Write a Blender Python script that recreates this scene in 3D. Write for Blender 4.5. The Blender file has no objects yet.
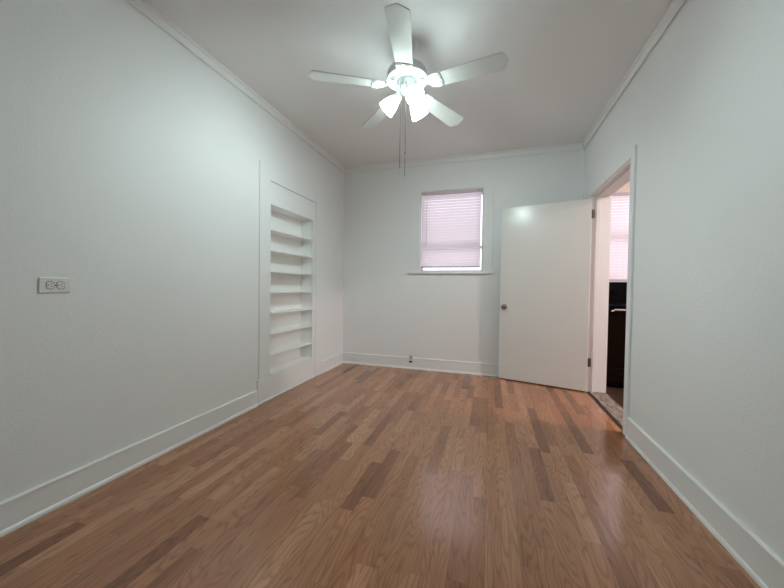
import bpy, bmesh, math, random
from mathutils import Vector, Matrix

S = bpy.context.scene
COL = S.collection
R = math.radians
PI = math.pi

# ------------------------------------------------------------------ camera
F_PX, YAW, PITCH, ROLL, CAM_H = 322.7, 0.29445, -0.02212, 0.0137, 1.0832
XL, XR, YB, YF, ZC = -1.988, 0.995, 4.167, -0.12, 2.74
fw = Vector((-math.sin(YAW)*math.cos(PITCH), math.cos(YAW)*math.cos(PITCH), math.sin(PITCH)))
r0 = Vector((math.cos(YAW), math.sin(YAW), 0)); u0 = r0.cross(fw)
rt = r0*math.cos(ROLL) + u0*math.sin(ROLL); up = rt.cross(fw)
cam_d = bpy.data.cameras.new('camera'); cam = bpy.data.objects.new('camera', cam_d); COL.objects.link(cam)
cam.matrix_world = Matrix(((rt.x, up.x, -fw.x, 0), (rt.y, up.y, -fw.y, 0), (rt.z, up.z, -fw.z, CAM_H), (0, 0, 0, 1)))
cam_d.sensor_width = 36; cam_d.lens = F_PX*36/784; cam_d.clip_start = 0.02
S.camera = cam

# ------------------------------------------------------------------ world, light levels, exposure
SKY = 2.9            # overcast daylight outside the blinds
BULB = 1120.0          # the three bulbs of the fan
SHADE = 21.0          # the glowing frosted shades
LAMP_COL = (0.80, 1.0, 0.985)
KITCHEN = 270.0       # warm ceiling light in the kitchen
S.view_settings.view_transform = 'Standard'
S.view_settings.look = 'None'
S.view_settings.gamma = 1
S.view_settings.use_curve_mapping = False
S.view_settings.exposure = 0.14
S.cycles.use_denoising = True
S.cycles.max_bounces = 12
S.cycles.diffuse_bounces = 6
S.cycles.sample_clamp_indirect = 6
w = bpy.data.worlds.new('world'); S.world = w; w.use_nodes = True
wb = w.node_tree.nodes['Background']
wb.inputs[0].default_value = (0.93, 0.90, 1.0, 1); wb.inputs[1].default_value = SKY

# ------------------------------------------------------------------ materials
def mat(name, col, rough=0.5, metal=0.0, emit=None, estr=0.0, coat=0.0, spec=0.5):
    m = bpy.data.materials.new(name); m.use_nodes = True
    b = m.node_tree.nodes['Principled BSDF']
    b.inputs['Base Color'].default_value = (*col, 1)
    b.inputs['Roughness'].default_value = rough
    b.inputs['Metallic'].default_value = metal
    b.inputs['Specular IOR Level'].default_value = spec
    b.inputs['Coat Weight'].default_value = coat
    if emit:
        b.inputs['Emission Color'].default_value = (*emit, 1)
        b.inputs['Emission Strength'].default_value = estr
    return m

def textured(name, col, rough, scale, strength, var=0.03, spec=0.5, dist=0.004, detail=3):
    """painted surface with a fine relief and very slight tonal variation"""
    m = mat(name, col, rough, spec=spec); nt = m.node_tree; N = nt.nodes; L = nt.links
    b = N['Principled BSDF']
    tc = N.new('ShaderNodeTexCoord')
    n = N.new('ShaderNodeTexNoise'); n.inputs['Scale'].default_value = scale; n.inputs['Detail'].default_value = detail
    L.new(tc.outputs['Object'], n.inputs['Vector'])
    bp = N.new('ShaderNodeBump'); bp.inputs['Strength'].default_value = strength; bp.inputs['Distance'].default_value = dist
    L.new(n.outputs['Fac'], bp.inputs['Height']); L.new(bp.outputs['Normal'], b.inputs['Normal'])
    n2 = N.new('ShaderNodeTexNoise'); n2.inputs['Scale'].default_value = 1.7; n2.inputs['Detail'].default_value = 4
    L.new(tc.outputs['Object'], n2.inputs['Vector'])
    mx = N.new('ShaderNodeMix'); mx.data_type = 'RGBA'
    mx.inputs[6].default_value = tuple(max(0, c-var) for c in col)+(1,)
    mx.inputs[7].default_value = tuple(min(1, c+var) for c in col)+(1,)
    L.new(n2.outputs['Fac'], mx.inputs[0]); L.new(mx.outputs[2], b.inputs['Base Color'])
    return m

def plank_floor(name, width, length, ramp, grain=0.5, rough=0.24, axis='Y'):
    m = mat(name, (0.3, 0.15, 0.08), rough); nt = m.node_tree; N = nt.nodes; L = nt.links
    b = N['Principled BSDF']
    def math_(op, a, c=None, d=None):
        n = N.new('ShaderNodeMath'); n.operation = op
        for i, v in enumerate((a, c, d)):
            if v is None: continue
            if isinstance(v, (int, float)): n.inputs[i].default_value = v
            else: L.new(v, n.inputs[i])
        return n.outputs[0]
    def comb(x, y, z):
        n = N.new('ShaderNodeCombineXYZ')
        for i, v in enumerate((x, y, z)):
            if isinstance(v, (int, float)): n.inputs[i].default_value = v
            else: L.new(v, n.inputs[i])
        return n.outputs[0]
    def white(v):
        n = N.new('ShaderNodeTexWhiteNoise'); n.noise_dimensions = '3D'; L.new(v, n.inputs['Vector']); return n.outputs['Value']
    tc = N.new('ShaderNodeTexCoord'); sx = N.new('ShaderNodeSeparateXYZ'); L.new(tc.outputs['Object'], sx.inputs[0])
    X, Y = sx.outputs[0], sx.outputs[1]
    if axis == 'X': X, Y = Y, X
    u = math_('DIVIDE', X, width); row = math_('FLOOR', u)
    rr = white(comb(row, 3.7, 0.0)); rr2 = white(comb(row, 9.1, 4.0))
    ln = math_('MULTIPLY_ADD', rr2, length*0.7, length*0.65)
    v = math_('DIVIDE', math_('MULTIPLY_ADD', rr, 7.3, Y), ln)
    cell = math_('FLOOR', v)
    pid = white(comb(row, cell, 1.0)); pid2 = white(comb(row, cell, 5.0))
    # growth rings: contour lines of a stretched noise, a different cut in every strip
    n1 = N.new('ShaderNodeTexNoise'); n1.inputs['Scale'].default_value = 1.0; n1.inputs['Detail'].default_value = 1.5; n1.inputs['Roughness'].default_value = 0.35
    L.new(comb(math_('MULTIPLY', X, 13.0), math_('MULTIPLY_ADD', pid, 41.0, math_('MULTIPLY', Y, 1.7)), math_('MULTIPLY', pid2, 60.0)), n1.inputs['Vector'])
    rings = math_('MULTIPLY_ADD', math_('SINE', math_('MULTIPLY', n1.outputs['Fac'], 95.0)), 0.5, 0.5)
    rings = math_('SUBTRACT', 1.0, math_('POWER', math_('SUBTRACT', 1.0, rings), 3.0))
    n2 = N.new('ShaderNodeTexNoise'); n2.inputs['Scale'].default_value = 1.0; n2.inputs['Detail'].default_value = 5
    L.new(comb(math_('MULTIPLY', X, 260.0), math_('MULTIPLY', Y, 7.0), math_('MULTIPLY', pid, 30.0)), n2.inputs['Vector'])
    n3 = N.new('ShaderNodeTexNoise'); n3.inputs['Scale'].default_value = 1.0; n3.inputs['Detail'].default_value = 3
    L.new(comb(math_('MULTIPLY', X, 22.0), math_('MULTIPLY', Y, 1.3), math_('MULTIPLY', pid2, 30.0)), n3.inputs['Vector'])
    cr = N.new('ShaderNodeValToRGB'); L.new(pid, cr.inputs[0])
    e = cr.color_ramp.elements
    e[0].position = ramp[0][0]; e[0].color = (*ramp[0][1], 1); e[1].position = ramp[-1][0]; e[1].color = (*ramp[-1][1], 1)
    for p, c in ramp[1:-1]:
        q = e.new(p); q.color = (*c, 1)
    g = math_('MULTIPLY_ADD', rings, grain*0.42, math_('MULTIPLY_ADD', n2.outputs['Fac'], grain*0.9, math_('MULTIPLY', n3.outputs['Fac'], grain*0.7)))
    gain = math_('ADD', math_('SUBTRACT', 1.0, grain*1.08), g)
    # dark seams between the strips, stronger between boards of three strips
    fu = math_('FRACT', u); fv = math_('FRACT', v)
    du = math_('MULTIPLY', math_('MINIMUM', fu, math_('SUBTRACT', 1.0, fu)), width)
    dv = math_('MULTIPLY', math_('MINIMUM', fv, math_('SUBTRACT', 1.0, fv)), ln)
    seam = math_('LESS_THAN', math_('MINIMUM', du, dv), 0.0007)
    fb = math_('FRACT', math_('DIVIDE', u, 3.0)); db = math_('MULTIPLY', math_('MINIMUM', fb, math_('SUBTRACT', 1.0, fb)), width*3)
    seam2 = math_('LESS_THAN', db, 0.0012)
    gain = math_('MULTIPLY', gain, math_('SUBTRACT', 1.0, math_('MULTIPLY_ADD', seam2, 0.3, math_('MULTIPLY', seam, 0.22))))
    mul = N.new('ShaderNodeVectorMath'); mul.operation = 'SCALE'; L.new(cr.outputs[0], mul.inputs[0]); L.new(gain, mul.inputs['Scale'])
    b.inputs['Specular IOR Level'].default_value = 0.75
    L.new(mul.outputs[0], b.inputs['Base Color'])
    L.new(math_('MULTIPLY_ADD', n2.outputs['Fac'], 0.10, rough-0.05), b.inputs['Roughness'])
    bp = N.new('ShaderNodeBump'); bp.inputs['Strength'].default_value = 0.12; bp.inputs['Distance'].default_value = 0.0012
    L.new(math_('SUBTRACT', g, math_('MULTIPLY', seam2, 0.8)), bp.inputs['Height']); L.new(bp.outputs['Normal'], b.inputs['Normal'])
    return m

def slat_material(name, col, trans):
    m = bpy.data.materials.new(name); m.use_nodes = True; nt = m.node_tree; N = nt.nodes; L = nt.links
    N.remove(N['Principled BSDF']); out = N['Material Output']
    d = N.new('ShaderNodeBsdfDiffuse'); d.inputs[0].default_value = (*col, 1)
    t = N.new('ShaderNodeBsdfTranslucent'); t.inputs[0].default_value = (*trans, 1)
    mx = N.new('ShaderNodeMixShader'); mx.inputs[0].default_value = 0.5
    L.new(d.outputs[0], mx.inputs[1]); L.new(t.outputs[0], mx.inputs[2]); L.new(mx.outputs[0], out.inputs[0])
    return m

def glass_material(name):
    m = bpy.data.materials.new(name); m.use_nodes = True; nt = m.node_tree; N = nt.nodes; L = nt.links
    N.remove(N['Principled BSDF']); out = N['Material Output']
    t = N.new('ShaderNodeBsdfTransparent'); g = N.new('ShaderNodeBsdfGlossy'); g.inputs['Roughness'].default_value = 0.02
    fr = N.new('ShaderNodeFresnel'); fr.inputs[0].default_value = 1.45
    mx = N.new('ShaderNodeMixShader'); L.new(fr.outputs[0], mx.inputs[0]); L.new(t.outputs[0], mx.inputs[1]); L.new(g.outputs[0], mx.inputs[2])
    L.new(mx.outputs[0], out.inputs[0])
    return m

M = dict(
    wall=textured('wall_paint', (0.845, 0.845, 0.845), 0.55, 90, 0.30, 0.012, spec=0.35),
    frontwall=textured('front_wall_dimming_tone', (0.40, 0.38, 0.36), 0.6, 90, 0.3, 0.012),  # unseen wall behind the camera, coloured darker to dim the near end
    ceil=textured('ceiling_paint', (0.85, 0.835, 0.835), 0.7, 60, 0.15, 0.015),
    trim=textured('trim_paint', (0.85, 0.845, 0.84), 0.32, 25, 0.05, 0.01),
    door=textured('door_paint', (0.79, 0.775, 0.75), 0.22, 14, 0.04, 0.012, spec=0.22),
    shelf=textured('shelf_paint', (0.91, 0.91, 0.89), 0.4, 30, 0.05, 0.01),
    jamb=textured('jamb_paint', (0.82, 0.79, 0.78), 0.4, 25, 0.05, 0.015),
    floor=plank_floor('oak_strip_laminate', 0.068, 0.62, [
        (0.0, (0.185, 0.069, 0.033)), (0.10, (0.250, 0.099, 0.048)), (0.28, (0.318, 0.134, 0.067)),
        (0.65, (0.362, 0.157, 0.080)), (0.92, (0.402, 0.184, 0.097)), (1.0, (0.445, 0.212, 0.114))], 0.74, 0.15),
    kfloor=plank_floor('dark_kitchen_laminate', 0.09, 0.8, [(0, (0.045, 0.024, 0.017)), (1, (0.085, 0.046, 0.032))], 0.5, 0.35),
    kwall=textured('kitchen_wall_paint', (0.68, 0.61, 0.53), 0.6, 60, 0.2, 0.015),
    fanwhite=mat('fan_white_enamel', (0.80, 0.82, 0.81), 0.35),
    blade=textured('blade_white_laminate', (0.74, 0.76, 0.74), 0.42, 40, 0.04, 0.015),
    fangrey=mat('fan_vent_grey', (0.32, 0.34, 0.34), 0.5),
    chain=mat('chain_nickel', (0.10, 0.095, 0.09), 0.6, 0.2),
    chrome=mat('chrome', (0.75, 0.74, 0.72), 0.16, 1.0),
    nickel=mat('satin_nickel', (0.32, 0.30, 0.28), 0.3, 1.0),
    hinge=mat('old_hinge_metal', (0.16, 0.14, 0.12), 0.45, 0.8),
    plate=mat('outlet_plastic', (0.78, 0.78, 0.76), 0.35),
    ivory=mat('receptacle_plastic', (0.78, 0.77, 0.74), 0.35),
    dark=mat('dark_slot', (0.02, 0.018, 0.016), 0.6),
    steelplate=mat('brushed_plate', (0.70, 0.69, 0.66), 0.35, 0.1),
    black=mat('black_enamel', (0.003, 0.003, 0.0035), 0.5, spec=0.03),
    oven=mat('oven_front_dark_brown', (0.007, 0.0035, 0.002), 0.5, spec=0.03),
    glass=glass_material('window_glass'),
    slat=slat_material('blind_slat_vinyl', (0.80, 0.78, 0.78), (0.82, 0.71, 0.755)),
    rail=mat('blind_rail_grey', (0.50, 0.50, 0.50), 0.45),
    wand=mat('wand_plastic', (0.55, 0.52, 0.55), 0.3),
    sash=mat('sash_paint', (0.70, 0.69, 0.70), 0.4),
    strip=mat('dark_reducer_strip', (0.045, 0.025, 0.018), 0.5),
    shade=mat('frosted_shade_glass', (0.85, 0.9, 0.89), 0.4, emit=LAMP_COL, estr=SHADE),
    bulb=mat('lamp_bulb', (0.9, 0.9, 0.9), 0.4, emit=LAMP_COL, estr=BULB),
    klamp=mat('kitchen_lamp_glass', (0.9, 0.88, 0.85), 0.4, emit=(1.0, 0.88, 0.90), estr=KITCHEN),
)
def threshold_material():
    m = textured('worn_threshold_wood', (0.27, 0.205, 0.17), 0.6, 30, 0.3, 0.0)
    nt = m.node_tree; N = nt.nodes; L = nt.links
    tc = N.new('ShaderNodeTexCoord'); mp = N.new('ShaderNodeMapping'); mp.inputs['Scale'].default_value = (26, 6, 6)
    n = N.new('ShaderNodeTexNoise'); n.inputs['Scale'].default_value = 1.6; n.inputs['Detail'].default_value = 6
    cr = N.new('ShaderNodeValToRGB'); cr.color_ramp.elements[0].position = 0.35; cr.color_ramp.elements[0].color = (0.13, 0.085, 0.065, 1)
    cr.color_ramp.elements[1].position = 0.65; cr.color_ramp.elements[1].color = (0.36, 0.29, 0.25, 1)
    L.new(tc.outputs['Object'], mp.inputs[0]); L.new(mp.outputs[0], n.inputs['Vector']); L.new(n.outputs['Fac'], cr.inputs[0])
    L.new(cr.outputs[0], N['Principled BSDF'].inputs['Base Color'])
    return m
M['threshold'] = threshold_material()

# ------------------------------------------------------------------ mesh helpers
def bm_new(): return bmesh.new()

def box(bm, x0, x1, y0, y1, z0, z1, bev=0.0, mtx=None, seg=1):
    x0, x1 = min(x0, x1), max(x0, x1); y0, y1 = min(y0, y1), max(y0, y1); z0, z1 = min(z0, z1), max(z0, z1)
    t = bmesh.new(); vs = [t.verts.new(p) for p in ((x0,y0,z0),(x1,y0,z0),(x1,y1,z0),(x0,y1,z0),(x0,y0,z1),(x1,y0,z1),(x1,y1,z1),(x0,y1,z1))]
    for f in ((0,3,2,1),(4,5,6,7),(0,1,5,4),(1,2,6,5),(2,3,7,6),(3,0,4,7)): t.faces.new([vs[i] for i in f])
    if bev: bmesh.ops.bevel(t, geom=t.edges[:], offset=bev, segments=seg, affect='EDGES', profile=0.5)
    merge(bm, t, mtx)

def merge(bm, t, mtx=None):
    if mtx is not None: bmesh.ops.transform(t, matrix=mtx, verts=t.verts)
    me = bpy.data.meshes.new('tmp'); t.to_mesh(me); t.free(); bm.from_mesh(me); bpy.data.meshes.remove(me)

def lathe(bm, prof, n=32, mtx=None, cap0=False, cap1=False):
    t = bmesh.new(); rings = []
    for r, z in prof:
        if r < 1e-6: rings.append([t.verts.new((0, 0, z))])
        else: rings.append([t.verts.new((r*math.cos(2*PI*k/n), r*math.sin(2*PI*k/n), z)) for k in range(n)])
    for a, b in zip(rings, rings[1:]):
        for k in range(n):
            k2 = (k+1) % n
            if len(a) == 1 and len(b) == 1: continue
            if len(a) == 1: t.faces.new((a[0], b[k2], b[k]))
            elif len(b) == 1: t.faces.new((a[k], a[k2], b[0]))
            else: t.faces.new((a[k], a[k2], b[k2], b[k]))
    if cap0 and len(rings[0]) > 1: t.faces.new(rings[0][::-1])
    if cap1 and len(rings[-1]) > 1: t.faces.new(rings[-1])
    bmesh.ops.recalc_face_normals(t, faces=t.faces)
    merge(bm, t, mtx)

def prism(bm, pts, z0, z1, mtx=None, bev=0.0):
    t = bmesh.new()
    a = [t.verts.new((x, y, z0)) for x, y in pts]; b = [t.verts.new((x, y, z1)) for x, y in pts]
    t.faces.new(a[::-1]); t.faces.new(b)
    for i in range(len(pts)):
        j = (i+1) % len(pts); t.faces.new((a[i], a[j], b[j], b[i]))
    bmesh.ops.recalc_face_normals(t, faces=t.faces)
    if bev: bmesh.ops.bevel(t, geom=[e for e in t.edges], offset=bev, segments=1, affect='EDGES')
    merge(bm, t, mtx)

def tube(bm, pts, r, n=8):
    t = bmesh.new(); pts = [Vector(p) for p in pts]; rings = []
    for i, p in enumerate(pts):
        d = (pts[min(i+1, len(pts)-1)] - pts[max(i-1, 0)]).normalized()
        a = d.orthogonal().normalized() if i == 0 else (a0 - d*a0.dot(d)).normalized()
        a0 = a; c = d.cross(a)
        rings.append([t.verts.new(p + (a*math.cos(2*PI*k/n) + c*math.sin(2*PI*k/n))*r) for k in range(n)])
    for a_, b_ in zip(rings, rings[1:]):
        for k in range(n): t.faces.new((a_[k], a_[(k+1) % n], b_[(k+1) % n], b_[k]))
    t.faces.new(rings[0][::-1]); t.faces.new(rings[-1])
    bmesh.ops.recalc_face_normals(t, faces=t.faces)
    merge(bm, t)

def sphere(bm, c, r, seg=16):
    t = bmesh.new(); bmesh.ops.create_uvsphere(t, u_segments=seg, v_segments=max(6, seg//2), radius=r)
    merge(bm, t, Matrix.Translation(c))

def obj(name, bm, m, parent=None, smooth=False):
    me = bpy.data.meshes.new(name); bm.to_mesh(me); bm.free()
    me.materials.append(m)
    if smooth:
        me.polygons.foreach_set('use_smooth', [True]*len(me.polygons))
        try: me.set_sharp_from_angle(angle=R(38))
        except Exception: pass
    o = bpy.data.objects.new(name, me); COL.objects.link(o)
    if parent: o.parent = parent
    return o

def struct(name, bm, m, smooth=False):
    o = obj(name, bm, m, None, smooth); o['kind'] = 'structure'; return o

def tag(o, label, cat, group=None):
    o['label'] = label; o['category'] = cat
    if group: o['group'] = group
    return o

def thing(name, label, cat, loc=(0, 0, 0), group=None):
    o = bpy.data.objects.new(name, None); COL.objects.link(o); o.location = loc
    o.empty_display_size = 0.1
    return tag(o, label, cat, group)

def kid(name, bm, m, root, smooth=False):
    """a part modelled in room coordinates under a root that stands at its own place"""
    o = obj(name, bm, m, root, smooth)
    base = root.location.copy(); q = root
    while q.parent: q = q.parent; base = base + q.location
    o.data.transform(Matrix.Translation(-base))
    return o

def copy_tree(o, parent=None):
    c = o.copy(); COL.objects.link(c)
    if parent: c.parent = parent
    for ch in list(o.children): copy_tree(ch, c)
    return c

# ------------------------------------------------------------------ the room shell
T = 0.215
TR = 0.172             # the wall with the doorway
NY0, NY1, NZ0, NZ1 = 2.577, 3.330, 0.24, 1.842            # bookcase niche
OY0, OY1, OZ1 = 2.575, 3.392, 2.055                        # former doorway that holds it
WX0, WX1, WZ0, WZ1 = -0.889, -0.094, 1.288, 2.326          # window opening
DY0, DY1, DZ1 = 2.815, 3.868, 2.070                        # doorway opening
KX1, KY0, KY1, KZ = 3.7, 1.3, 4.72, 2.62                   # the kitchen beyond

bm = bm_new(); box(bm, XL, XR, YF, YB, -0.10, 0.0); struct('floor', bm, M['floor'])
bm = bm_new(); box(bm, XL-T, XR+T, YF-T, YB+T, ZC, ZC+0.15); struct('ceiling', bm, M['ceil'])

bm = bm_new()
box(bm, XL-T, XL, YF, OY0, 0, ZC); box(bm, XL-T, XL, OY1+0.03, YB, 0, ZC); box(bm, XL-T, XL, OY0, OY1+0.03, OZ1+0.03, ZC)
struct('wall_left', bm, M['wall'])
bm = bm_new()
box(bm, XL-T, WX0, YB, YB+T, 0, ZC); box(bm, WX1, XR+T, YB, YB+T, 0, ZC)
box(bm, WX0, WX1, YB, YB+T, 0, WZ0); box(bm, WX0, WX1, YB, YB+T, WZ1, ZC)
struct('wall_back', bm, M['wall'])
bm = bm_new()
box(bm, XR, XR+TR, YF, DY0, 0, ZC); box(bm, XR, XR+TR, DY1, YB, 0, ZC); box(bm, XR, XR+TR, DY0, DY1, DZ1, ZC)
struct('wall_right', bm, M['wall'])
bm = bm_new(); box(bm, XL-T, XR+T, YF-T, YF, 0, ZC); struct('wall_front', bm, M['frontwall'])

# crown boards along the ceiling
def crown(name, axis, a, b, w0, sgn):
    bm = bm_new()
    prof = [(0, 0), (0.028, 0), (0.028, -0.012), (0.014, -0.022), (0.016, -0.070), (0.012, -0.074), (0.006, -0.074), (0.006, -0.050), (0, -0.050)]
    t = bmesh.new(); ra = []; rb = []
    for d, z in prof:
        if axis == 'Y': ra.append(t.verts.new((w0+sgn*d, a, ZC+z))); rb.append(t.verts.new((w0+sgn*d, b, ZC+z)))
        else: ra.append(t.verts.new((a, w0+sgn*d, ZC+z))); rb.append(t.verts.new((b, w0+sgn*d, ZC+z)))
    n = len(prof)
    for i in range(n): t.faces.new((ra[i], ra[(i+1) % n], rb[(i+1) % n], rb[i]))
    t.faces.new(ra); t.faces.new(rb[::-1]); bmesh.ops.recalc_face_normals(t, faces=t.faces); merge(bm, t)
    return struct(name, bm, M['trim'])
crown('trim_1', 'Y', YF, YB, XL, 1); crown('trim_2', 'X', XL+0.028, XR-0.028, YB, -1); crown('trim_3', 'Y', YF, YB, XR, -1)

# baseboards with a shoe moulding at the floor
def base_prof(bm, axis, a, b, w0, sgn, h=0.150, shoe=0.020):
    prof = [(0, 0), (shoe+0.004, 0), (shoe+0.003, 0.010), (shoe, 0.016), (0.015, 0.022), (0.014, h-0.014), (0.018, h-0.012), (0.018, h-0.004), (0.012, h), (0, h)]
    t = bmesh.new(); ra = []; rb = []
    for d, z in prof:
        if axis == 'Y': ra.append(t.verts.new((w0+sgn*d, a, z))); rb.append(t.verts.new((w0+sgn*d, b, z)))
        else: ra.append(t.verts.new((a, w0+sgn*d, z))); rb.append(t.verts.new((b, w0+sgn*d, z)))
    n = len(prof)
    for i in range(n): t.faces.new((ra[i], ra[(i+1) % n], rb[(i+1) % n], rb[i]))
    t.faces.new(ra); t.faces.new(rb[::-1]); bmesh.ops.recalc_face_normals(t, faces=t.faces); merge(bm, t)
bm = bm_new(); base_prof(bm, 'Y', YF, 2.402, XL, 1, 0.140); base_prof(bm, 'Y', 3.548, YB, XL, 1, 0.150); struct('baseboard_left', bm, M['trim'])
bm = bm_new(); base_prof(bm, 'X', XL+0.026, XR-0.026, YB, -1, 0.150); struct('baseboard_back', bm, M['trim'])
bm = bm_new(); base_prof(bm, 'Y', YF, 2.750, XR, -1, 0.150); base_prof(bm, 'Y', 3.975, YB-0.026, XR, -1, 0.150); struct('baseboard_right', bm, M['trim'])

# ------------------------------------------------------------------ back window: casing, stool, sashes
def window(name, x0, x1, z0, z1, yf, depth, cas, meet, frame_m):
    root = bpy.data.objects.new(name, None); COL.objects.link(root); root['kind'] = 'structure'
    root.location = ((x0+x1)/2, yf, z0)
    if cas:
        bm = bm_new()
        box(bm, x0-0.143, x0-0.004, yf-0.014, yf, z0-0.005, z1+0.165, 0.002)
        box(bm, x1+0.004, x1+0.116, yf-0.014, yf, z0-0.005, z1+0.165, 0.002)
        box(bm, x0-0.004, x1+0.004, yf-0.0125, yf, z1+0.004, z1+0.164, 0.002)
        kid('window_casing', bm, M['wall'], root)
        bm = bm_new(); box(bm, x0-0.155, x1+0.123, yf-0.034, yf+0.0, z0-0.028, z0-0.005, 0.003)
        kid('window_sill', bm, M['trim'], root)
    bm = bm_new()                                            # jamb liner of the reveal
    box(bm, x0, x0+0.008, yf, yf+depth, z0, z1); box(bm, x1-0.008, x1, yf, yf+depth, z0, z1)
    box(bm, x0+0.008, x1-0.008, yf, yf+depth, z1-0.012, z1); box(bm, x0+0.008, x1-0.008, yf, yf+depth, z0, z0+0.008)
    kid('window_frame', bm, frame_m, root)
    a, b = x0+0.008, x1-0.008
    for (zz0, zz1, yy) in ((z0+0.008, meet+0.018, yf+0.085), (meet-0.018, z1-0.012, yf+0.125)):
        bm = bm_new(); s = 0.012
        box(bm, a, a+s, yy, yy+0.034, zz0, zz1); box(bm, b-s, b, yy, yy+0.034, zz0, zz1)
        box(bm, a+s, b-s, yy, yy+0.034, zz0, zz0+(0.036 if yy > yf+0.1 else 0.016)); box(bm, a+s, b-s, yy, yy+0.034, zz1-0.036, zz1)
        so = kid('sash', bm, frame_m, root)
        bm = bm_new(); box(bm, a+s, b-s, yy+0.015, yy+0.019, zz0+0.010, zz1-0.034)
        g = obj('pane', bm, M['glass'], so); g.data.transform(Matrix.Translation(-root.location))
    return root
window('window_1', WX0, WX1, WZ0, WZ1, YB, T, True, 1.606, M['sash'])
KW0, KW1, KWZ0, KWZ1 = 1.36, 2.36, 1.185, 2.315
window('window_2', KW0, KW1, KWZ0, KWZ1, KY1, 0.18, False, 1.75, M['sash'])

# mini blinds: headrail, slats, bottom rail, ladder cords, wand, brackets
def blind(label, x0, x1, ztop, zbot, y, tilt, wand_x, right_gap):
    root = thing('mini_blind', label, 'blind', ((x0+x1)/2, y, ztop))
    bm = bm_new(); box(bm, x0, x1, y-0.013, y+0.013, ztop-0.026, ztop, 0.002); hr = kid('headrail', bm, M['slat'], root)
    for xa, xb in ((x0-0.004, x0+0.055), (x1-0.060, x1+0.006)):
        bm = bm_new(); box(bm, xa, xb, y-0.016, y+0.016, ztop-0.010, ztop+0.004, 0.001)
        kid('bracket', bm, M['rail'], root)['label'] = 'grey mounting bracket'
    n = round((ztop-0.030-zbot-0.018)/0.036); pitch = (ztop-0.030-zbot-0.018)/n
    bm = bm_new(); ca, sa = math.cos(tilt), math.sin(tilt)
    for i in range(n):
        zc = ztop-0.030-(i+0.5)*pitch; hw = 0.0212; pts = []
        for t_ in (-1, -0.5, 0, 0.5, 1):
            d = t_*hw; c = 0.0022*(1-t_*t_)
            pts.append((y+d*ca - c*sa, zc+d*sa + c*ca))
        va = [bm.verts.new((x0, p[0], p[1])) for p in pts]; vb = [bm.verts.new((x1, p[0], p[1])) for p in pts]
        for k in range(4): bm.faces.new((va[k], va[k+1], vb[k+1], vb[k]))
    kid('slats', bm, M['slat'], root, True)
    bm = bm_new(); box(bm, x0, x1, y-0.012, y+0.012, zbot, zbot+0.020, 0.003); kid('bottom_rail', bm, M['rail'], root)['label'] = 'grey bottom rail'
    for fx in (0.16, 0.80):
        bm = bm_new(); xx = x0+(x1-x0)*fx
        tube(bm, [(xx, y-0.0135, ztop-0.02), (xx, y-0.0135, zbot+0.01)], 0.0011, 5); kid('ladder_cord', bm, M['slat'], root)
    if wand_x:
        bm = bm_new(); tube(bm, [(wand_x, y-0.016, ztop-0.012), (wand_x, y-0.022, ztop-0.04), (wand_x, y-0.022, 1.622)], 0.0036, 6)
        kid('tilt_wand', bm, M['wand'], root, True)
    return root
blind('white mini blind with tilt wand drawn down over the small back wall window', WX0+0.014, WX1-0.030, WZ1-0.014, 1.338, YB+0.026, R(66), -0.806, 0.01)
blind('white mini blind seen through the doorway above the black stove', KW0+0.014, KW1-0.014, KWZ1-0.014, 1.199, KY1+0.026, R(66), None, 0.0)

# ------------------------------------------------------------------ doorway: jambs, casing, threshold
bm = bm_new(); X0, X1 = XR-0.002, XR+TR+0.002
box(bm, X0, X1, DY1-0.018, DY1, 0, DZ1); box(bm, X0, X1, DY0, DY0+0.018, 0, DZ1); box(bm, X0, X1, DY0+0.018, DY1-0.018, DZ1-0.018, DZ1)
box(bm, XR+0.046, XR+0.084, DY1-0.038, DY1-0.018, 0, DZ1-0.018, 0.002); box(bm, XR+0.046, XR+0.084, DY0+0.018, DY0+0.038, 0, DZ1-0.018, 0.002)
box(bm, XR+0.046, XR+0.084, DY0+0.030, DY1-0.030, DZ1-0.030, DZ1-0.018, 0.002)
struct('trim_4', bm, M['jamb'])
bm = bm_new()
box(bm, XR-0.016, XR, 2.752, DY0+0.006, 0, DZ1+0.062, 0.003); box(bm, XR-0.016, XR, DY1-0.006, 3.970, 0, DZ1+0.062, 0.003)
box(bm, XR-0.0145, XR, DY0+0.006, DY1-0.006, DZ1-0.006, DZ1+0.061, 0.002)
struct('trim_5', bm, M['wall'])
bm = bm_new()                                               # casing on the kitchen side
box(bm, XR+TR, XR+TR+0.016, DY0-0.09, DY0+0.006, 0, DZ1+0.086, 0.003); box(bm, XR+TR, XR+TR+0.016, DY1-0.006, DY1+0.10, 0, DZ1+0.086, 0.003)
box(bm, XR+TR, XR+TR+0.014, DY0+0.006, DY1-0.006, DZ1-0.006, DZ1+0.085, 0.002)
struct('trim_6', bm, M['jamb'])
bm = bm_new(); box(bm, XR+0.030, XR+TR+0.012, DY0, DY1, -0.02, 0.008, 0.003); struct('trim_7', bm, M['threshold'])
bm = bm_new(); box(bm, XR, XR+TR, DY0-0.02, DY1+0.02, -0.06, -0.02); box(bm, XR, XR+0.030, DY0, DY1, -0.02, -0.004, 0.001); box(bm, XR+0.004, XR+0.014, DY0+0.018, DY1-0.018, -0.004, 0.004, 0.001)
struct('trim_8', bm, M['strip'])

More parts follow.
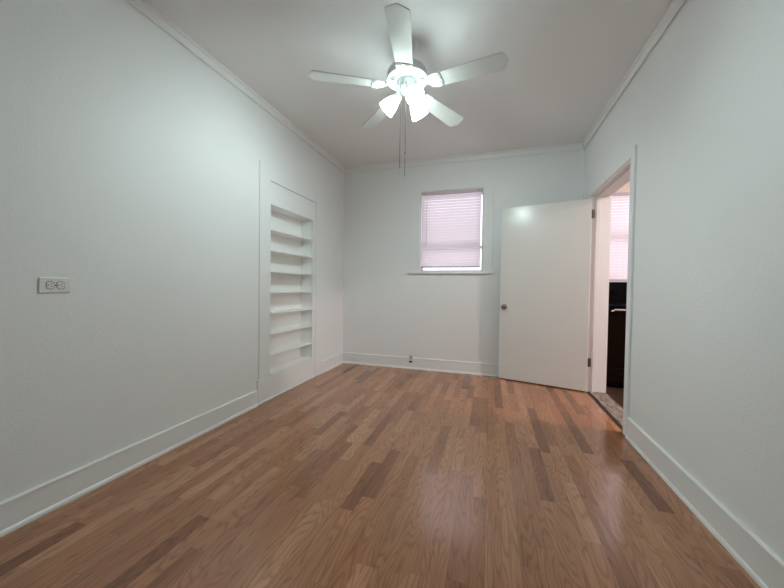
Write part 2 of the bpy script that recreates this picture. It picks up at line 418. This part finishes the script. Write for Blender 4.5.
# ------------------------------------------------------------------ the open door
PIN = Vector((XR-0.010, DY1-0.006, 0)); FREE = Vector((0.127, 3.957+0.006, 0))
DW, DT, DB, DH = 0.909, 0.036, 0.014, 2.026
face0 = Vector((XR-0.004, 3.808, 0)); dirv = (Vector((0.110, 4.058, 0))-face0).normalized(); nrm = Vector((dirv.y, -dirv.x, 0))
if nrm.y > 0: nrm = -nrm
back = -nrm
DM = Matrix(((dirv.x, back.x, 0, face0.x), (dirv.y, back.y, 0, face0.y), (0, 0, 1, 0), (0, 0, 0, 1)))   # u along the leaf, v away from the viewer
droot = bpy.data.objects.new('door_1', None); COL.objects.link(droot); droot['kind'] = 'structure'; droot.location = face0
bm = bm_new(); box(bm, 0.0, DW, 0, DT, DB, DH, 0.0025, DM, 2); kid('door_leaf', bm, M['door'], droot)
kz = 0.868; ku = DW-0.052
def knob_mesh(sign):
    bm = bm_new(); prof = [(0.0, 0), (0.030, 0), (0.031, 0.004), (0.027, 0.009), (0.013, 0.011), (0.011, 0.022), (0.016, 0.030), (0.025, 0.038), (0.0275, 0.047), (0.024, 0.056), (0.012, 0.061), (0.0, 0.062)]
    mt = DM @ Matrix.Translation((ku, 0 if sign < 0 else DT, kz)) @ Matrix.Rotation(R(90) if sign < 0 else R(-90), 4, 'X')
    lathe(bm, prof, 24, mt); return bm
for s_ in (-1, 1): kid('door_knob', knob_mesh(s_), M['nickel'], droot, True)['label'] = 'round satin metal knob'
bm = bm_new(); box(bm, DW-0.0005, DW+0.0015, 0.006, 0.030, kz-0.028, kz+0.028, 0.0004, DM); kid('latch_plate', bm, M['nickel'], droot)
for hz in (0.315, 1.872):
    bm = bm_new()
    p = DM @ Vector((-0.012, 0.030, 0))
    for k in range(5): lathe(bm, [(0, 0), (0.0065, 0), (0.0065, 0.0165), (0, 0.0165)], 12, Matrix.Translation((p.x, p.y, hz-0.044+k*0.0176)))
    box(bm, XR-0.0015, XR+0.036, DY1-0.0195, DY1-0.0178, hz-0.044, hz+0.044)
    box(bm, -0.0012, 0.0, 0.003, 0.033, hz-0.044, hz+0.044, 0, DM); box(bm, -0.014, 0.0, 0.026, 0.030, hz-0.044, hz+0.044, 0, DM)
    box(bm, p.x, XR+0.012, p.y-0.001, DY1-0.018, hz-0.040, hz+0.040)
    for dz in (-0.028, 0.0, 0.028): sphere(bm, (XR+0.020, DY1-0.0196, hz+dz), 0.0035, 8)
    kid('hinge', bm, M['hinge'], droot)['label'] = 'old metal butt hinge'

# ------------------------------------------------------------------ built-in bookcase in the old doorway
bx = XL
bk = thing('built_in_bookcase', 'white bookcase with seven shelves built into the left wall', 'bookcase', (bx, (NY0+NY1)/2, 0))
g = 0.009; P = 0.010
bm = bm_new(); box(bm, bx-0.02, bx+P, 2.418+g, NY0, 0.232, 2.193, 0.0012); kid('side_casing', bm, M['wall'], bk)
bm = bm_new(); box(bm, bx, bx+P, OY1+g, 3.535, 0.238, 2.193, 0.0012); kid('side_casing', bm, M['wall'], bk)
bm = bm_new(); box(bm, bx, bx+P-0.001, NY0, OY1+g, OZ1+0.006, 2.192); kid('head_casing', bm, M['wall'], bk)
bm = bm_new()
box(bm, bx-0.02, bx+P-0.001, NY0, OY1, NZ1, OZ1, 0.001); box(bm, bx-0.02, bx+P, NY1, OY1, 0.238, NZ1, 0.001)
kid('face_frame', bm, M['wall'], bk)
bm = bm_new()
box(bm, bx-0.02, bx+P+0.006, 2.404, NY0+0.004, 0.0, 0.226, 0.002); box(bm, bx-0.02, bx+P+0.003, NY0+0.004, OY1, 0.0, NZ0, 0.002)
box(bm, bx, bx+P+0.006, OY1+0.004, 3.546, 0.0, 0.236, 0.002)
box(bm, bx, bx+P+0.016, 2.404, 2.62, 0.0, 0.020, 0.005); box(bm, bx, bx+P+0.009, 2.62, OY1, 0.0, 0.016, 0.004); box(bm, bx, bx+P+0.016, OY1+0.004, 3.546, 0.0, 0.020, 0.005)
kid('plinth', bm, M['trim'], bk)
NB = bx-0.145
bm = bm_new(); box(bm, XL-T, XL-T+0.01, OY0, OY1+0.03, 0, OZ1+0.03); box(bm, NB-0.012, NB, NY0-0.0015, NY1+0.012, NZ0, NZ1+0.012); kid('back_panel', bm, M['shelf'], bk)
bm = bm_new(); box(bm, NB, bx-0.02, NY0-0.0015, NY0, NZ0, NZ1); kid('side_panel', bm, M['shelf'], bk)
bm = bm_new(); box(bm, NB, bx-0.02, NY1, NY1+0.012, NZ0, NZ1); kid('side_panel', bm, M['shelf'], bk)
bm = bm_new(); box(bm, NB, bx-0.02, NY0, NY1, NZ1, NZ1+0.012); kid('top_panel', bm, M['shelf'], bk)
bm = bm_new(); box(bm, NB, bx-0.02, NY0, NY1, NZ0-0.02, NZ0); kid('bottom_panel', bm, M['shelf'], bk)
first = None
for z in (1.622, 1.423, 1.222, 1.022, 0.821, 0.622, 0.418):
    if first is None:
        bm = bm_new(); box(bm, NB, bx+0.002, NY0, NY1, z-0.016, z, 0.0012); first = kid('shelf', bm, M['shelf'], bk); z1st = z
    else:
        c = first.copy(); COL.objects.link(c); c.parent = bk; c.location.z = z-z1st

# ------------------------------------------------------------------ ceiling fan
FC = Vector((-0.570, 2.171, 0.0)); BZ, FR = 2.448, 0.660
fan = thing('ceiling_fan', 'white five-blade ceiling fan with three lit glass shades', 'ceiling fan', (FC.x, FC.y, ZC))
FT = Matrix.Translation((FC.x, FC.y, 0))
bm = bm_new(); lathe(bm, [(0, 2.740), (0.066, 2.740), (0.066, 2.730), (0.060, 2.705), (0.045, 2.685), (0.020, 2.676), (0, 2.676)], 36, FT); kid('canopy', bm, M['fanwhite'], fan, True)
bm = bm_new(); lathe(bm, [(0.0115, 2.69), (0.0115, 2.57)], 16, FT); kid('downrod', bm, M['fanwhite'], fan, True)
bm = bm_new()
lathe(bm, [(0, 2.585), (0.030, 2.585), (0.040, 2.575), (0.100, 2.570), (0.128, 2.560), (0.136, 2.548), (0.136, 2.512), (0.141, 2.508), (0.143, 2.502), (0.141, 2.496), (0.134, 2.492), (0.128, 2.4915), (0.1279, 2.4915), (0.120, 2.4905)], 48, FT)
lathe(bm, [(0.086, 2.489), (0.078, 2.486), (0.074, 2.489)], 48, FT)
mh = kid('motor_housing', bm, M['fanwhite'], fan, True)
bm = bm_new(); lathe(bm, [(0.121, 2.493), (0.085, 2.493)], 48, FT); lathe(bm, [(0.075, 2.492), (0.040, 2.492)], 48, FT)
o = obj('vent_ring', bm, M['fangrey'], mh); o.data.transform(Matrix.Translation(-fan.location)); o['label'] = 'grey vent rings'
bm = bm_new()
for k in range(30):
    a = 2*PI*k/30; box(bm, 0.086, 0.121, -0.0022, 0.0022, 2.489, 2.4925, 0, FT @ Matrix.Rotation(a, 4, 'Z'))
o = obj('vent_rib', bm, M['fanwhite'], mh); o.data.transform(Matrix.Translation(-fan.location))

def blade_mesh():
    half = [(0.165, 0.046), (0.20, 0.052), (0.40, 0.0600), (FR-0.052, 0.0665), (FR-0.030, 0.0655), (FR-0.016, 0.040), (FR-0.004, 0.010), (FR, 0.0)]
    pts = half + [(x, -y) for x, y in half[-2::-1]]
    bm = bm_new(); prism(bm, pts, 0.0, 0.0055); return bm
def iron_mesh():
    bm = bm_new()
    for (cx, cy, rr) in ((0.218, 0.028, 0.030), (0.218, -0.028, 0.030), (0.190, 0.0, 0.036), (0.196, 0.030, 0.020), (0.196, -0.030, 0.020), (0.231, 0.0, 0.018)):
        lathe(bm, [(0, -0.0075), (rr*0.86, -0.0070), (rr, -0.0045), (rr, -0.0002), (0, -0.0002)], 22, Matrix.Translation((cx, cy, 0)))
    for (cx, cy, rr) in ((0.216, 0.028, 0.018), (0.216, -0.028, 0.018), (0.190, 0.0, 0.021)):          # raised rosette rings
        lathe(bm, [(rr-0.004, -0.0068), (rr-0.002, -0.0098), (rr+0.002, -0.0098), (rr+0.004, -0.0066)], 22, Matrix.Translation((cx, cy, 0)))
        lathe(bm, [(0, -0.0105), (0.004, -0.0098), (0.006, -0.007)], 12, Matrix.Translation((cx, cy, 0)))
    t = [(0.090, 0.012), (0.125, 0.0085), (0.160, 0.013), (0.160, -0.013), (0.125, -0.0085), (0.090, -0.012)]
    tt = bmesh.new()
    zz = {0.090: 0.036, 0.125: 0.020, 0.160: -0.003}
    a = [tt.verts.new((x, y, zz[x]-0.007)) for x, y in t]; b = [tt.verts.new((x, y, zz[x])) for x, y in t]
    for q in ((0, 1, 4, 5), (1, 2, 3, 4)): tt.faces.new([a[i] for i in q]); tt.faces.new([b[i] for i in q[::-1]])
    for i in range(6): tt.faces.new((a[i], a[(i+1) % 6], b[(i+1) % 6], b[i]))
    bmesh.ops.recalc_face_normals(tt, faces=tt.faces); merge(bm, tt)
    return bm
proto = obj('blade', blade_mesh(), M['blade'], fan)
iron = obj('blade_iron', iron_mesh(), M['fanwhite'], proto, True); iron['label'] = 'scalloped white bracket'
PH = R(207.63)
for k in range(5):
    b_ = proto if k == 0 else copy_tree(proto, fan)
    b_.matrix_local = Matrix.Translation((0, 0, BZ-ZC)) @ Matrix.Rotation(PH+k*2*PI/5, 4, 'Z') @ Matrix.Rotation(R(-11), 4, 'X')

bm = bm_new(); lathe(bm, [(0, 2.494), (0.052, 2.494), (0.054, 2.488), (0.054, 2.452), (0.060, 2.447), (0.062, 2.438), (0.058, 2.425), (0.040, 2.410), (0.022, 2.402), (0.012, 2.392), (0.008, 2.384), (0, 2.382)], 36, FT)
lk = kid('light_kit', bm, M['fanwhite'], fan, True)
def shade_parts(ang):
    h = Vector((math.cos(ang), math.sin(ang), 0)); ax = (h*0.086 + Vector((0, 0, -0.080))).normalized()
    mouth = Vector((FC.x, FC.y, 2.313)) + h*0.150
    neck = mouth - ax*0.112
    rot = Vector((0, 0, 1)).rotation_difference(ax).to_matrix().to_4x4()
    mt = Matrix.Translation(neck) @ rot
    return h, ax, neck, mt
for k in range(3):
    ang = R(304.7 - 120*k); h, ax, neck, mt = shade_parts(ang)
    bm = bm_new()
    tube(bm, [Vector((FC.x, FC.y, 2.428))+h*0.045, Vector((FC.x, FC.y, 2.424))+h*0.060, neck-ax*0.012], 0.011, 12)
    lathe(bm, [(0, -0.022), (0.022, -0.022), (0.0285, -0.012), (0.0285, 0.010), (0.026, 0.012)], 24, mt)
    a_ = kid('lamp_arm', bm, M['fanwhite'], fan, True)
    bm = bm_new()
    lathe(bm, [(0.0245, 0.0), (0.0275, 0.010), (0.036, 0.026), (0.0455, 0.048), (0.0515, 0.072), (0.0555, 0.096), (0.060, 0.112), (0.058, 0.1125), (0.0535, 0.096), (0.0495, 0.072), (0.0435, 0.048), (0.034, 0.027), (0.025, 0.011)], 36, mt)
    sh = kid('lamp_shade', bm, M['shade'], fan, True); sh['label'] = 'lit frosted glass bell shade'
    bm = bm_new(); lathe(bm, [(0, 0.012), (0.013, 0.014), (0.014, 0.030), (0.024, 0.048), (0.028, 0.064), (0.024, 0.080), (0.012, 0.089), (0, 0.091)], 20, mt)
    o = obj('bulb', bm, M['bulb'], sh, True); o.data.transform(Matrix.Translation(-fan.location)); o['label'] = 'glowing bulb'
for (cx, cy, z0, z1, kind) in ((-0.590, 2.080, 2.44, 1.868, 0), (-0.554, 2.080, 2.44, 1.812, 1)):
    bm = bm_new(); d = Vector((cx-FC.x, cy-FC.y, 0)).normalized()*0.052
    tube(bm, [(FC.x+d.x, FC.y+d.y, z0), (cx, cy, z0-0.004), (cx, cy, z0-0.012), (cx, cy, z1)], 0.0016, 6)
    n = int((z0-0.012-z1)/0.012)
    for i in range(n): sphere(bm, (cx, cy, z1+0.006+i*0.012), 0.0023, 6)
    if kind: sphere(bm, (cx, cy, 1.97), 0.005, 8)
    ch = kid('pull_chain', bm, M['chain'], fan)
    bm = bm_new()
    if kind == 0: lathe(bm, [(0, z1+0.004), (0.005, z1), (0.007, z1-0.010), (0.004, z1-0.018), (0.006, z1-0.024), (0.005, z1-0.034), (0, z1-0.036)], 14, Matrix.Translation((cx, cy, 0)))
    else: tube(bm, [(cx+0.010*math.sin(t), cy, z1-0.010+0.010*math.cos(t)) for t in [i*2*PI/16 for i in range(17)]], 0.0024, 6)
    o = obj('chain_pendant', bm, M['fanwhite'], ch, True); o.data.transform(Matrix.Translation(-fan.location))

# ------------------------------------------------------------------ outlets
def receptacle(bm_face, bm_dark, c, u, v, n, rw=0.0165, rh=0.0142):
    """one socket: rounded face with flats, two slots and a ground hole; u points towards the ground hole"""
    pts = []
    for k in range(24):
        a = 2*PI*k/24; pts.append((max(-rh, min(rh, 0.0175*math.cos(a))), 0.0172*math.sin(a)))
    mt = Matrix(((u.x, v.x, n.x, c.x), (u.y, v.y, n.y, c.y), (u.z, v.z, n.z, c.z), (0, 0, 0, 1)))
    prism(bm_dark, [(x*1.13, y*1.13) for x, y in pts], -0.001, 0.0006, mt); prism(bm_face, pts, -0.001, 0.0022, mt)
    for s_, ln in ((-1, 0.0085), (1, 0.0070)): box(bm_dark, -0.006-ln/2+0.002, -0.006+ln/2+0.002, s_*0.0063-0.0011, s_*0.0063+0.0011, 0.0018, 0.0026, 0, mt)
    lathe(bm_dark, [(0, 0.0026), (0.0028, 0.0026), (0.0028, 0.0018)], 10, mt @ Matrix.Translation((0.0085, 0, 0)))
ol = thing('wall_outlet', 'white duplex outlet plate mounted sideways on the left wall', 'outlet', (XL, 1.0065, 1.069))
n = Vector((1, 0, 0)); u = Vector((0, -1, 0)); v = n.cross(u)
bm = bm_new(); box(bm, XL, XL+0.0065, 1.0065-0.0585, 1.0065+0.0585, 1.069-0.036, 1.069+0.036, 0.0025, None, 2); kid('cover_plate', bm, M['plate'], ol)
bf, bd = bm_new(), bm_new()
for s_ in (-1, 1): receptacle(bf, bd, Vector((XL+0.0063, 1.0065+s_*0.0195, 1.069)), u, v, n)
lathe(bd, [(0, 0.0012), (0.0028, 0.001), (0.003, 0)], 10, Matrix.Translation((XL+0.0065, 1.0065, 1.069)) @ Matrix.Rotation(R(90), 4, 'Y'))
kid('receptacle', bf, M['ivory'], ol); kid('slots', bd, M['dark'], ol)['label'] = 'dark slots and screw'

oc = Vector((-0.984, YB-0.0195, 0.135))
ob = thing('wall_outlet', 'small upright metal outlet plate on the baseboard below the back window', 'outlet', tuple(oc))
bm = bm_new(); box(bm, oc.x-0.024, oc.x+0.024, oc.y-0.004, oc.y+0.0195, oc.z-0.056, oc.z+0.056, 0.002); kid('cover_plate', bm, M['steelplate'], ob)
bf, bd = bm_new(), bm_new(); n = Vector((0, -1, 0)); u = Vector((0, 0, -1)); v = n.cross(u)
receptacle(bf, bd, Vector((oc.x, oc.y-0.004, oc.z+0.022)), u, v, n)
kid('receptacle', bf, M['rail'], ob); kid('slots', bd, M['dark'], ob)
bm = bm_new(); box(bm, oc.x-0.020, oc.x+0.020, oc.y-0.016, oc.y-0.004, oc.z-0.046, oc.z-0.026, 0.003); kid('lower_socket', bm, M['dark'], ob)['label'] = 'black lower socket'

# ------------------------------------------------------------------ kitchen beyond the doorway
KX0 = XR+TR
bm = bm_new(); box(bm, KX0, KX1, KY0, KY1, -0.12, -0.002); struct('floor', bm, M['kfloor'])
bm = bm_new(); box(bm, KX0, KX1+0.15, KY0-0.15, KY1+0.18, KZ, KZ+0.12); struct('ceiling', bm, M['ceil'])
bm = bm_new()
box(bm, KX0, KW0, KY1, KY1+0.18, 0, KZ); box(bm, KW1, KX1+0.15, KY1, KY1+0.18, 0, KZ)
box(bm, KW0, KW1, KY1, KY1+0.18, 0, KWZ0); box(bm, KW0, KW1, KY1, KY1+0.18, KWZ1, KZ)
struct('wall_kitchen_back', bm, M['kwall'])
bm = bm_new(); box(bm, KX1, KX1+0.15, KY0, KY1, 0, KZ); struct('wall_kitchen_right', bm, M['kwall'])
bm = bm_new(); box(bm, KX0, KX1+0.15, KY0-0.15, KY0, 0, KZ); struct('wall_kitchen_front', bm, M['kwall'])
bm = bm_new(); box(bm, KX0-0.02, KX0, YB+T, KY1+0.18, 0, KZ); struct('wall_kitchen_left', bm, M['kwall'])

st = thing('kitchen_stove', 'black stove with bright handle bar seen through the open doorway', 'stove', (1.63, 4.37, 0))
SX0, SX1, SY0, SY1 = 1.235, 1.995, 4.075, 4.700
bm = bm_new(); box(bm, SX0, SX1, SY0+0.02, SY1, 0.055, 0.895, 0.003); box(bm, SX0+0.03, SX1-0.03, SY0+0.05, SY1, 0.0, 0.055)
kid('body', bm, M['oven'], st)
bm = bm_new(); box(bm, SX0+0.006, SX1-0.006, SY0, SY0+0.02, 0.235, 0.850, 0.004); od = kid('oven_door', bm, M['oven'], st)
bm = bm_new(); hz_ = 0.868
tube(bm, [(SX0+0.045, SY0+0.004, hz_-0.022), (SX0+0.047, SY0-0.028, hz_-0.014), (SX0+0.060, SY0-0.044, hz_), (SX1-0.060, SY0-0.044, hz_), (SX1-0.047, SY0-0.028, hz_-0.014), (SX1-0.045, SY0+0.004, hz_-0.022)], 0.0115, 10)
o = obj('oven_handle', bm, M['chrome'], od, True); o.data.transform(Matrix.Translation(-st.location)); o['label'] = 'bright metal handle bar'
bm = bm_new(); box(bm, SX0+0.006, SX1-0.006, SY0+0.002, SY0+0.02, 0.065, 0.225, 0.004); kid('drawer', bm, M['oven'], st)
bm = bm_new(); box(bm, SX0, SX1, SY0-0.004, SY1, 0.895, 0.915, 0.004); kid('cooktop', bm, M['black'], st)
for (cx, cy, rr) in ((0.20, 0.16, 0.095), (0.56, 0.16, 0.075), (0.20, 0.42, 0.075), (0.56, 0.42, 0.095)):
    bm = bm_new()
    for q in (1.0, 0.75, 0.5, 0.25): lathe(bm, [(rr*q-0.005, 0.915), (rr*q, 0.921), (rr*q+0.005, 0.915)], 24, Matrix.Translation((SX0+cx, SY0+cy, 0)))
    kid('burner', bm, M['black'], st, True)
bm = bm_new(); box(bm, SX0, SX1, SY1-0.075, SY1, 0.915, 1.180, 0.006); bg = kid('backguard', bm, M['black'], st)
for i in range(5):
    bm = bm_new(); lathe(bm, [(0, 0.022), (0.017, 0.020), (0.021, 0.0), (0, 0)], 18, Matrix.Translation((SX0+0.10+i*0.14, SY1-0.075, 1.06)) @ Matrix.Rotation(R(90), 4, 'X'))
    o = obj('control_knob', bm, M['black'], bg, True); o.data.transform(Matrix.Translation(-st.location))

kl = thing('ceiling_light', 'round warm flush ceiling light in the kitchen beyond the doorway', 'ceiling light', (2.75, 2.86, KZ))
KT = Matrix.Translation((2.75, 2.86, 0))
bm = bm_new(); lathe(bm, [(0, KZ), (0.15, KZ), (0.15, KZ-0.02), (0.142, KZ-0.024)], 32, KT); kid('base', bm, M['fanwhite'], kl, True)
bm = bm_new(); lathe(bm, [(0.140, KZ-0.022), (0.130, KZ-0.055), (0.095, KZ-0.085), (0.045, KZ-0.100), (0, KZ-0.103)], 32, KT); kid('diffuser', bm, M['klamp'], kl, True)
